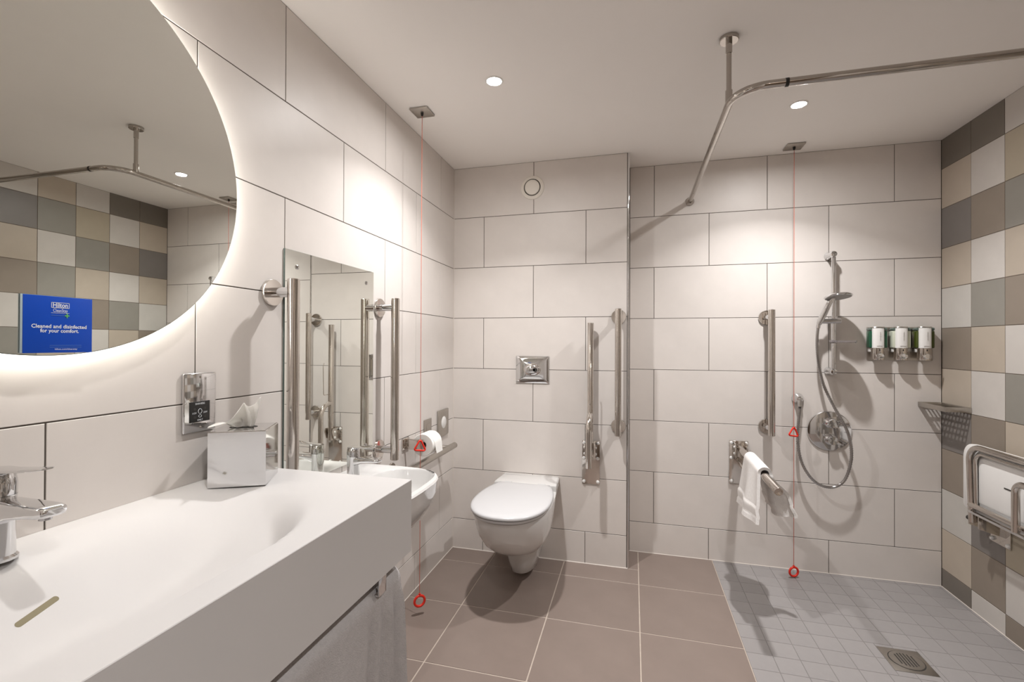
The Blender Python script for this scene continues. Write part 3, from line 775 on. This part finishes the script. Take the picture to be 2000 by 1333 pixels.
mb = MB(); mb.loft([lid_outline(0.4585, 0.007), lid_outline(0.4595, 0.001), lid_outline(0.467, 0.0), lid_outline(0.4725, 0.004), lid_outline(0.475, 0.016), lid_outline(0.4765, 0.05)]); obj('lid', mb, 'lid', t, sharp=60)
for x in (0.39, 0.576):
    mb = MB(); mb.cyl((x - 0.02, -0.170, 0.466), (x + 0.02, -0.170, 0.466), 0.009, 14); obj('hinge', mb, 'lid', t)

# flush plate
t = thing('flush_plate', 'rectangular chrome flush plate with oval button above the toilet', 'flush plate', (0.488, 0, 1.076))
mb = MB()
def rect(y, k): return [Vector(p) for p in ((0.390 + k, y, 0.998 + k), (0.586 - k, y, 0.998 + k), (0.586 - k, y, 1.155 - k), (0.390 + k, y, 1.155 - k))]
rings = []
def rrect(y, kx, kz, n=10):
    out = []; a0, a1, b0, b1 = 0.390 + kx, 0.586 - kx, 0.998 + kz, 1.155 - kz
    for (p, q) in (((a0, b0), (a1, b0)), ((a1, b0), (a1, b1)), ((a1, b1), (a0, b1)), ((a0, b1), (a0, b0))):
        for k in range(n): out.append(Vector((p[0] + (q[0] - p[0]) * k / n, y, p[1] + (q[1] - p[1]) * k / n)))
    return out
mb.loft([rrect(-0.0004, 0, 0), rrect(-0.005, 0, 0), rrect(-0.0075, 0.004, 0.004), rrect(-0.0105, 0.015, 0.013), rrect(-0.0125, 0.035, 0.028), rrect(-0.0135, 0.060, 0.048)]); obj('plate', mb, 'chrome', t, sharp=70)
ov = lambda y, a, b, cx=0.488: [Vector((cx + a * math.cos(k * PI / 24), y, 1.076 + b * math.sin(k * PI / 24))) for k in range(48)]
mb = MB(); mb.loft([ov(-0.0120, 0.050, 0.034), ov(-0.0142, 0.050, 0.034), ov(-0.0150, 0.048, 0.032)]); bt_ = obj('button_ring', mb, 'steel', t)
mb = MB(); mb.loft([ov(-0.0145, 0.045, 0.0295), ov(-0.0175, 0.043, 0.028), ov(-0.0195, 0.034, 0.021), ov(-0.0205, 0.018, 0.011)]); obj('push_button', mb, 'chrome', t, sharp=70)
mb = MB(); mb.loft([ov(-0.0180, 0.014, 0.012, 0.507), ov(-0.0205, 0.013, 0.011, 0.507)]); obj('half_flush_button', mb, 'dark', t)

# extractor valve
t = thing('extractor_valve', 'round cream extractor vent high on the wall above the toilet', 'vent', (0.4835, 0, 2.127))
c = Vector((0.4835, -0.0004, 2.127))
mb = MB(); mb.lathe([(0.068, 0), (0.068, 0.003), (0.064, 0.008), (0.052, 0.011), (0.049, 0.009), (0.049, 0.003)], c, (0, -1, 0), 56, True, False); obj('rim', mb, 'cream', t)
mb = MB(); mb.lathe([(0.049, 0.001), (0.049, 0.004)], c, (0, -1, 0), 48); obj('air_gap', mb, 'dark', t)
mb = MB(); mb.lathe([(0.0435, 0.004), (0.044, 0.010), (0.042, 0.014), (0.030, 0.0165), (0.001, 0.0175)], c, (0, -1, 0), 48); obj('disc', mb, 'cream', t)

# ------------------------------------------------------------------ drop-down rails
def hinged_rail(label, x, yw, up, length=0.735):
    t = thing('hinged_support_rail', label, 'support rail', (x, yw, 0.565), 'hinged support rails')
    zc = 0.565
    mb = MB(); mb.box((x - 0.0485, yw - 0.006, 0.446), (x + 0.0485, yw - 0.0004, 0.686), 0.002); pl = obj('wall_plate', mb, 'steel', t)
    for dx in (-0.038, 0.038):
        for z in (0.674, 0.590, 0.460):
            mb = MB(); mb.lathe([(0.0095, 0), (0.009, 0.004), (0.006, 0.0075), (0.001, 0.0085)], (x + dx, yw - 0.006, z), (0, -1, 0), 16); obj('screw_cap', mb, 'white', pl)
    for dx in (-0.027, 0.027):
        mb = MB(); mb.prism([(x + dx - 0.002, yw - 0.006, 0.590), (x + dx - 0.002, yw - 0.006, 0.684), (x + dx - 0.002, yw - 0.070, 0.684), (x + dx - 0.002, yw - 0.078, 0.665), (x + dx - 0.002, yw - 0.060, 0.620)], (0.004, 0, 0), 0.0006); obj('hinge_cheek', mb, 'steel', t)
        for z in (0.660, 0.625):
            mb = MB(); mb.lathe([(0.008, 0), (0.0075, 0.004), (0.004, 0.007), (0.001, 0.0075)], (x + dx + math.copysign(0.002, dx), yw - 0.052, z), (math.copysign(1, dx), 0, 0), 14); obj('pivot_cap', mb, 'white', t)
    r = 0.0170
    pv = Vector((x, yw - 0.052, 0.652))
    e1, e2 = (Vector((0, 0, 1)), Vector((0, -1, 0))) if up else (Vector((0, -1, -0.035)).normalized(), Vector((0, 0, -1)))
    mb = MB(); mb.lathe([(r - 0.002, -0.045), (r, -0.043), (r, length - 0.047), (r - 0.0015, length - 0.045), (r - 0.003, length - 0.045), (r - 0.003, length - 0.06)], pv, e1, 32); obj('bar', mb, 'steel', t)
    A = pv + e1 * 0.19; pts = fillet([A + e2 * 0.0, A + e2 * 0.100, pv + e2 * 0.100 - e1 * (0.080 if up else 0.038)], 0.082, 12)
    if not up: pts = fillet([A, A + e2 * 0.075, pv + e2 * 0.075 - e1 * 0.04], 0.07, 12)
    mb = MB(); mb.tube(pts, 0.0150, 22); obj('brace', mb, 'steel', t)
    return t
hr = hinged_rail('hinged support rail folded upright on the wall beside the toilet', 0.8225, 0.0, True)
mb = MB(); mb.tube(fillet([(0.8225, -0.070, 0.90), (0.8225, -0.125, 0.90), (0.8225, -0.130, 1.08), (0.8225, -0.122, 1.10)], 0.010, 5), 0.0025, 8); obj('roll_wire', mb, 'steel', hr)
hinged_rail('hinged support rail folded down in the shower with a towel over it', 1.6215, D, False)

# hand towel on the folded-down rail
t = thing('hand_towel', 'small white towel hanging over the folded-down rail in the shower', 'towel', (1.62, -0.19, 0.5))
pf = drape(0.220, 0.205, 0.024, 1.6215, 0.644, 0.15, 0.24)
def fn(u, v):
    x, z = pf(u); y = -0.045 - 0.265 * v
    k = max(0.0, 0.644 - z)
    if u > 0.5:
        x += 0.055 * sst(0.62, 1.0, v) * sst(0.01, 0.12, k) + k * 0.05 * math.sin(9 * v); y += 0.075 * sst(0.62, 1.0, v) * sst(0.01, 0.12, k) - 0.25 * k * v
    else:
        x += k * (0.06 * math.sin(8 * v)); y += k * (-0.30 * (v - 0.15))
    z += -0.035 * (-y) + 0.012 - 0.05 * k * math.sin(3.5 * v + 1.0)
    x += 0.0035 * math.sin(70 * k) if 0.150 < k < 0.195 else 0.0
    return (x, y, z)
mb = MB(); sheet(mb, fn, 90, 40, 0.013); obj('cloth', mb, 'towel', t, sharp=70)

# ------------------------------------------------------------------ shower curtain rail
t = thing('curtain_rail', 'bent chrome shower curtain rail hung from the ceiling', 'curtain rail', (1.363, -0.5, 2.05))
zr_, yr_, xr_ = 2.050, -0.992, 1.362
mb = MB(); mb.tube(fillet([(xr_, D - 0.012, zr_), (xr_, yr_, zr_), (W - 0.012, yr_, zr_)], 0.10, 14), 0.0125, 22); obj('rail', mb, 'rail', t)
mb = MB(); mb.lathe([(0.024, 0.0004), (0.024, 0.006), (0.019, 0.012), (0.016, 0.024)], (xr_, D, zr_), (0, -1, 0), 30); obj('wall_flange', mb, 'rail', t)
mb = MB(); mb.lathe([(0.024, 0.0004), (0.024, 0.006), (0.019, 0.012), (0.016, 0.024)], (W, yr_, zr_), (-1, 0, 0), 30); obj('wall_flange', mb, 'rail', t)
yk = -0.895
mb = MB(); mb.cyl((xr_, yk, zr_ + 0.035), (xr_, yk, H - 0.012), 0.0085, 20); obj('ceiling_rod', mb, 'rail', t)
mb = MB(); mb.cyl((xr_, yk, zr_ + 0.005), (xr_, yk, zr_ + 0.045), 0.0115, 20); obj('rod_socket', mb, 'rail', t)
mb = MB(); mb.cyl((xr_, yk, H - 0.055), (xr_, yk, H - 0.012), 0.0105, 20); obj('rod_collar', mb, 'rail', t)
mb = MB(); mb.lathe([(0.031, -0.0004), (0.031, -0.011), (0.029, -0.013), (0.008, -0.013)], (xr_, yk, H), (0, 0, 1), 36); obj('ceiling_flange', mb, 'rail', t)
mb = MB(); mb.cyl((1.506, yr_, zr_), (1.516, yr_, zr_), 0.0132, 22); obj('joint_ring', mb, 'black', t, label='black joint ring')

# ------------------------------------------------------------------ shower riser rail, handset, hose, mixer
yr = D - 0.060; xr = 2.066
t = thing('shower_riser', 'chrome shower riser rail with sliding handset bracket', 'shower rail', (xr, D, 1.39))
mb = MB(); mb.cyl((xr, yr, 1.075), (xr, yr, 1.712), 0.0105, 22); obj('rail', mb, 'chrome', t)
for z in (1.703, 1.086):
    mb = MB(); mb.lathe([(0.021, 0.0004), (0.021, 0.010), (0.0165, 0.020), (0.0165, 0.050), (0.018, 0.066), (0.014, 0.076), (0.001, 0.079)], (xr - 0.003, D, z), (0, -1, 0), 26); obj('end_bracket', mb, 'chrome', t)
mb = MB(); mb.cyl((xr - 0.076, yr - 0.008, 1.351), (xr + 0.030, yr - 0.008, 1.351), 0.0135, 22, bev=0.002); sl = obj('slider', mb, 'chrome', t)
mb = MB(); mb.cyl((xr + 0.010, yr - 0.008, 1.362), (xr + 0.010, yr - 0.008, 1.376), 0.006, 12); obj('slider_button', mb, 'chrome', sl)
t = thing('soap_dish', 'clear acrylic soap dish clipped on the shower riser rail', 'soap dish', (2.085, yr, 1.24))
mb = MB(); mb.lathe([(0.056, 0.0), (0.058, 0.004), (0.060, 0.013), (0.058, 0.013), (0.056, 0.005), (0.001, 0.004)], (2.088, yr - 0.052, 1.236), (0, 0, 1), 36); obj('dish', mb, 'clear', t)
mb = MB(); mb.lathe([(0.0125, 0), (0.0175, 0), (0.0175, 0.018), (0.0125, 0.018), (0.0125, 0)], (xr, yr, 1.234), (0, 0, 1), 24, False, False); obj('clip', mb, 'clear', t)
t = thing('shower_handset', 'chrome hand shower with round head held on the riser rail', 'shower head', (2.0, yr - 0.02, 1.40))
hc = Vector((2.066, yr - 0.055, 1.478)); ax = Vector((0.06, -0.16, -1)).normalized()
mb = MB(); mb.lathe([(0.010, -0.016), (0.028, -0.013), (0.052, -0.007), (0.062, 0.0), (0.063, 0.005), (0.060, 0.008)], hc, ax, 44); hd_ = obj('head', mb, 'chrome', t, sharp=50)
mb = MB(); mb.lathe([(0.0575, 0.0081), (0.0575, 0.0095), (0.001, 0.0105)], hc, ax, 36); obj('spray_face', mb, 'grey_print', hd_)
p0, p1 = Vector((1.993, yr - 0.012, 1.335)), hc - ax * 0.008 + Vector((-0.012, 0.01, 0))
pts = spline([p0, p0.lerp(p1, 0.35) + Vector((-0.002, -0.002, 0)), p0.lerp(p1, 0.7) + Vector((-0.006, -0.004, 0.0)), p1], 8)
mb = MB(); mb.tube(pts, 0.013, 18, rads=[0.0125 + 0.003 * math.sin(PI * k / (len(pts) - 1)) for k in range(len(pts))]); obj('handle', mb, 'chrome', t)
t = thing('shower_hose', 'ribbed chrome shower hose looping from the handset to the wall outlet', 'hose', (2.0, yr, 0.9))
HP = [(1.993, 0.158, 1.335), (1.986, 0.156, 1.27), (1.988, 0.160, 1.19), (2.000, 0.166, 1.102), (2.022, 0.166, 1.008), (2.066, 0.160, 0.902), (2.106, 0.145, 0.815), (2.131, 0.140, 0.731), (2.137, 0.145, 0.63), (2.110, 0.155, 0.522), (2.052, 0.160, 0.480), (1.980, 0.165, 0.502), (1.925, 0.170, 0.583), (1.903, 0.176, 0.690), (1.905, 0.180, 0.800), (1.914, 0.184, 0.880), (1.915, 0.186, 0.895)]
hp = spline(HP, 18)
mb = MB(); mb.tube(hp, 0.007, 12, rads=[0.0082 if k % 2 else 0.0062 for k in range(len(hp))]); obj('hose', mb, 'hose', t, sharp=80)
for a, b_ in ((0, 6), (len(hp) - 4, len(hp) - 1)):
    mb = MB(); mb.cyl(hp[a], hp[b_], 0.010, 16); obj('hose_nut', mb, 'chrome', t)
t = thing('wall_outlet', 'round chrome hose outlet elbow on the shower wall', 'outlet', (1.916, D, 0.934))
mb = MB(); mb.lathe([(0.029, 0.0004), (0.0285, 0.006), (0.024, 0.016), (0.017, 0.026), (0.014, 0.040), (0.001, 0.046)], (1.916, D, 0.934), (0, -1, 0), 32); obj('flange', mb, 'chrome', t, sharp=50)
mb = MB(); mb.cyl((1.915, 0.190, 0.897), (1.916, 0.192, 0.928), 0.0105, 18); obj('elbow', mb, 'chrome', t)
t = thing('shower_mixer', 'round chrome shower mixer plate with two lever handles', 'shower mixer', (2.067, D, 0.765))
c = Vector((2.067, D, 0.765))
mb = MB(); mb.lathe([(0.106, 0.0004), (0.106, 0.004), (0.104, 0.007), (0.100, 0.008)], c, (0, -1, 0), 72); obj('plate', mb, 'chrome', t)
for z, a in ((0.045, 0.35), (-0.045, -0.5)):
    k = c + Vector((0.004, -0.008, z))
    mb = MB(); mb.lathe([(0.029, 0), (0.028, 0.012), (0.024, 0.018), (0.0235, 0.036), (0.021, 0.040), (0.001, 0.041)], k, (0, -1, 0), 32); kn = obj('handle', mb, 'chrome', t)
    d = Vector((math.cos(a), 0, math.sin(a)))
    for sgn in (1, -1):
        mb = MB(); mb.cyl(k + Vector((0, -0.030, 0)) + d * 0.018 * sgn, k + Vector((0, -0.034, 0)) + d * (0.040 if sgn > 0 else 0.032) * sgn, 0.0065, 14, r2=0.005, bev=0.001); obj('lever', mb, 'chrome', kn)

# ------------------------------------------------------------------ soap dispensers
t = thing('dispenser_rail', 'flat steel backplate carrying three soap dispensers', 'backplate', (2.385, D, 1.23))
mb = MB(); mb.box((2.240, D - 0.004, 1.148), (2.530, D - 0.0004, 1.320), 0.001); obj('plate', mb, 'satin', t)
for c, liq, lab in ((2.272, 'greenliq', 'soap dispenser with dark green liquid, left of the three'), (2.374, 'whiteliq', 'soap dispenser with milky white liquid, middle of the three'), (2.475, 'oliveliq', 'soap dispenser with olive green liquid, nearest the corner')):
    t = thing('soap_dispenser', lab, 'dispenser', (c, D, 1.15), 'soap dispensers on the shower wall')
    yb_ = D - 0.0042
    mb = MB(); mb.box((c - 0.036, yb_ - 0.040, 1.212), (c + 0.044, yb_, 1.300), 0.005, 3); obj('liquid_tank', mb, liq, t)
    mb = MB(); mb.box((c - 0.036, yb_ - 0.041, 1.3005), (c + 0.044, yb_, 1.316), 0.005, 3); obj('tank_top', mb, 'smoke', t)
    mb = MB(); mb.box((c - 0.030, yb_ - 0.030, 1.190), (c + 0.030, yb_, 1.2115), 0.004, 2); obj('pump_collar', mb, 'white', t)
    def arc(z, w, dep, k=0.0):
        out = []
        for i in range(17):
            a = PI * i / 16; out.append(Vector((c + w * math.cos(a), yb_ - 0.030 - dep * (0.35 + 0.65 * math.sin(a) ** 0.7) + k, z)))
        return out + [Vector((c - w, yb_ - 0.028, z)), Vector((c + w, yb_ - 0.028, z))]
    mb = MB(); mb.loft([arc(1.212, 0.0260, 0.030), arc(1.308, 0.0260, 0.030), arc(1.316, 0.0255, 0.028)]); cv = obj('front_cover', mb, 'white', t)
    mb = MB(); mb.loft([arc(1.317, 0.0285, 0.031), arc(1.321, 0.0275, 0.029)]); obj('cap', mb, 'satin', t)
    mb = MB(); mb.loft([arc(1.150, 0.0255, 0.026), arc(1.160, 0.0275, 0.030), arc(1.211, 0.0275, 0.030)]); lb = obj('lower_housing', mb, 'steel', t)
    yo = yb_ - 0.061
    for q, (dw, dz) in enumerate(((0.004, 1.292), (0.006, 1.285), (0.005, 1.279), (0.007, 1.272), (0.005, 1.265), (0.006, 1.258), (0.004, 1.251))):
        mb = MB(); mb.box((c + 0.003 - dw / 2, yo - 0.0004, dz), (c + 0.003 + dw / 2, yo + 0.001, dz + 0.0012)); obj('faint_print', mb, 'grey_print', cv)
    mb = MB(); mb.box((c - 0.014, yo - 0.0004, 1.222), (c + 0.012, yo + 0.001, 1.2232)); obj('small_print', mb, 'grey_print', cv)
    mb = MB(); mb.loft([[Vector((c + (0.019 - kk) * math.cos(q), yo - dd, 1.170 + (0.0135 - kk) * math.sin(q))) for q in [2 * PI * i / 28 for i in range(28)]] for kk, dd in ((0.0, -0.003), (0.0, 0.004), (0.002, 0.0065), (0.008, 0.0075))]); obj('push_button', mb, 'chrome', lb)
    mb = MB(); mb.box((c - 0.0018, yo - 0.0006, 1.196), (c + 0.0018, yo + 0.002, 1.206)); obj('level_window', mb, 'black', lb)

# ------------------------------------------------------------------ corner basket
t = thing('corner_basket', 'perforated steel corner shelf below the soap dispensers', 'shelf', (2.52, 0.12, 0.925))
bx0, bx1, by0, by1, bz0, bz1 = 2.468, W - 0.0004, 0.010, D - 0.0004, 0.913, 0.936
mb = MB()
mb.box((bx0, by0, bz0), (bx0 + 0.002, by1, bz1), 0.0004); mb.box((bx0 + 0.002, by0, bz0), (bx1, by0 + 0.002, bz1), 0.0004)
mb.box((bx0 + 0.002, by1 - 0.002, bz0), (bx1, by1, bz1), 0.0004); mb.box((bx1 - 0.002, by0 + 0.002, bz0), (bx1, by1 - 0.002, bz1), 0.0004)
obj('rim', mb, 'satin', t)
# perforated tray: bars between rows of slots
nx, ny = 6, 9
px_ = (bx1 - bx0 - 0.004) / nx; py_ = (by1 - by0 - 0.004) / ny
for i in range(nx + 1):
    x = bx0 + 0.002 + px_ * i; w_ = 0.0030
    mb = MB(); mb.box((max(x - w_, bx0 + 0.002), by0 + 0.002, bz0), (min(x + w_, bx1 - 0.002), by1 - 0.002, bz0 + 0.0015)); obj('tray_strip', mb, 'satin', t)
for j in range(ny + 1):
    y = by0 + 0.002 + py_ * j; w_ = 0.0042
    mb = MB(); mb.box((bx0 + 0.002, max(y - w_, by0 + 0.002), bz0 - 0.0003), (bx1 - 0.002, min(y + w_, by1 - 0.002), bz0 + 0.0003)); obj('tray_strip', mb, 'satin', t)

# ------------------------------------------------------------------ folding shower seat
t = thing('shower_bench', 'folding shower seat with chrome frame raised against the square-tiled wall', 'shower seat', (W, -0.32, 0.42))
ya, yb2, zt, zb2, xf_ = -0.140, -0.560, 0.788, 0.470, 2.472
mb = MB()
def board(x, k, n=8):
    y0, y1, z0, z1, r = -0.066 - k, -0.63 + k, 0.500 + k, 0.792 - k, 0.060
    out = []
    for (cy_, cz_, a0) in ((y0 - r, z1 - r, 0), (y1 + r, z1 - r, PI / 2), (y1 + 0.02, z0 + 0.02, PI), (y0 - 0.02, z0 + 0.02, 1.5 * PI)):
        rr = r if cz_ > 0.6 else 0.02
        for i in range(n + 1):
            a = a0 + PI / 2 * i / n; out.append(Vector((x, cy_ + rr * math.cos(a), cz_ + rr * math.sin(a))))
    return out
mb.loft([board(2.516, 0.004), board(2.513, 0), board(2.494, 0), board(2.491, 0.004)]); bo = obj('seat_board', mb, 'white', t)
mb = MB(); mb.loft([board(2.4909, 0.045), board(2.4885, 0.052)]); obj('moulded_panel', mb, 'white', bo)
mb = MB(); mb.box((2.4866, -0.366, 0.652), (2.4890, -0.312, 0.657), 0.0005); obj('drain_slot', mb, 'dark', bo)
mb = MB(); mb.tube(fillet([(xf_ + 0.012, ya + 0.002, 0.455), (xf_, ya, zt), (xf_, yb2, zt), (xf_ + 0.012, yb2, 0.455)], 0.065, 10), 0.0125, 20); obj('outer_frame', mb, 'steel', t)
mb = MB(); mb.tube(fillet([(xf_ + 0.010, ya - 0.026, 0.535), (xf_ + 0.006, ya - 0.026, zt - 0.026), (xf_ + 0.006, yb2 + 0.026, zt - 0.026), (xf_ + 0.010, yb2 + 0.026, 0.535)], 0.045, 10), 0.007, 14); obj('inner_frame', mb, 'steel', t)
mb = MB(); mb.cyl((xf_ + 0.004, ya, 0.532), (xf_ + 0.004, yb2, 0.532), 0.0115, 20); obj('cross_bar', mb, 'steel', t)
mb = MB(); mb.cyl((xf_ - 0.004, ya - 0.004, 0.503), (xf_ - 0.004, yb2 + 0.004, 0.503), 0.0055, 14); obj('hinge_rod', mb, 'chrome', t)
mb = MB(); mb.tube(fillet([(xf_ - 0.022, -0.428, 0.520), (xf_ - 0.022, -0.428, 0.705), (xf_ - 0.022, -0.550, 0.705), (xf_ - 0.022, -0.550, 0.520)], 0.035, 8), 0.0125, 18); obj('leg_frame', mb, 'steel', t)
mb = MB(); mb.cyl((xf_ + 0.010, ya + 0.024, 0.468), (xf_ + 0.010, ya + 0.010, 0.468), 0.010, 20, bev=0.002); obj('pivot_knob', mb, 'dark', t)
for y in (-0.168, -0.530):
    mb = MB(); mb.box((W - 0.006, y - 0.055, 0.375), (W - 0.0004, y + 0.055, 0.500), 0.001); wp = obj('wall_bracket', mb, 'steel', t)
    for dy in (-0.030, 0.030):
        mb = MB(); mb.prism([(W - 0.006, y + dy - 0.002, 0.415), (W - 0.006, y + dy - 0.002, 0.495), (xf_ - 0.002, y + dy - 0.002, 0.500), (xf_ - 0.002, y + dy - 0.002, 0.445)], (0, 0.004, 0), 0.0005); obj('bracket_cheek', mb, 'steel', wp)
    for dy, z in ((-0.045, 0.388), (0.045, 0.388), (-0.045, 0.487), (0.045, 0.487)):
        mb = MB(); mb.lathe([(0.0095, 0), (0.009, 0.004), (0.006, 0.0075), (0.001, 0.0085)], (W - 0.006, y + dy, z), (-1, 0, 0), 14); obj('screw_cap', mb, 'white', wp)

# ------------------------------------------------------------------ floor drain
t = thing('floor_drain', 'square steel shower drain with a round slotted grate in the grey floor', 'drain', (2.078, -0.475, 0))
cx_, cy_ = 2.078, -0.475
mb = MB(); mb.box((DX0 + 0.001, DY0 + 0.001, -T + 0.0003), (DX1 - 0.001, DY1 - 0.001, 0.0006), 0.0003); obj('frame', mb, 'satin', t)
mb = MB(); mb.lathe([(0.058, 0.0006), (0.058, 0.0012)], (cx_, cy_, 0), (0, 0, 1), 48); obj('grate_gap', mb, 'dark', t)
mb = MB(); mb.lathe([(0.055, 0.0008), (0.0545, 0.0028), (0.052, 0.0034)], (cx_, cy_, 0), (0, 0, 1), 48); gr = obj('grate', mb, 'satin', t)
for k in range(6):
    x = cx_ - 0.0275 + 0.011 * k; hl = math.sqrt(max(0.0, 0.040 ** 2 - (x - cx_) ** 2))
    mb = MB(); mb.box((x - 0.0024, cy_ - hl, 0.0034), (x + 0.0024, cy_ + hl, 0.0038), 0.0001, 1); obj('slot', mb, 'dark', gr)
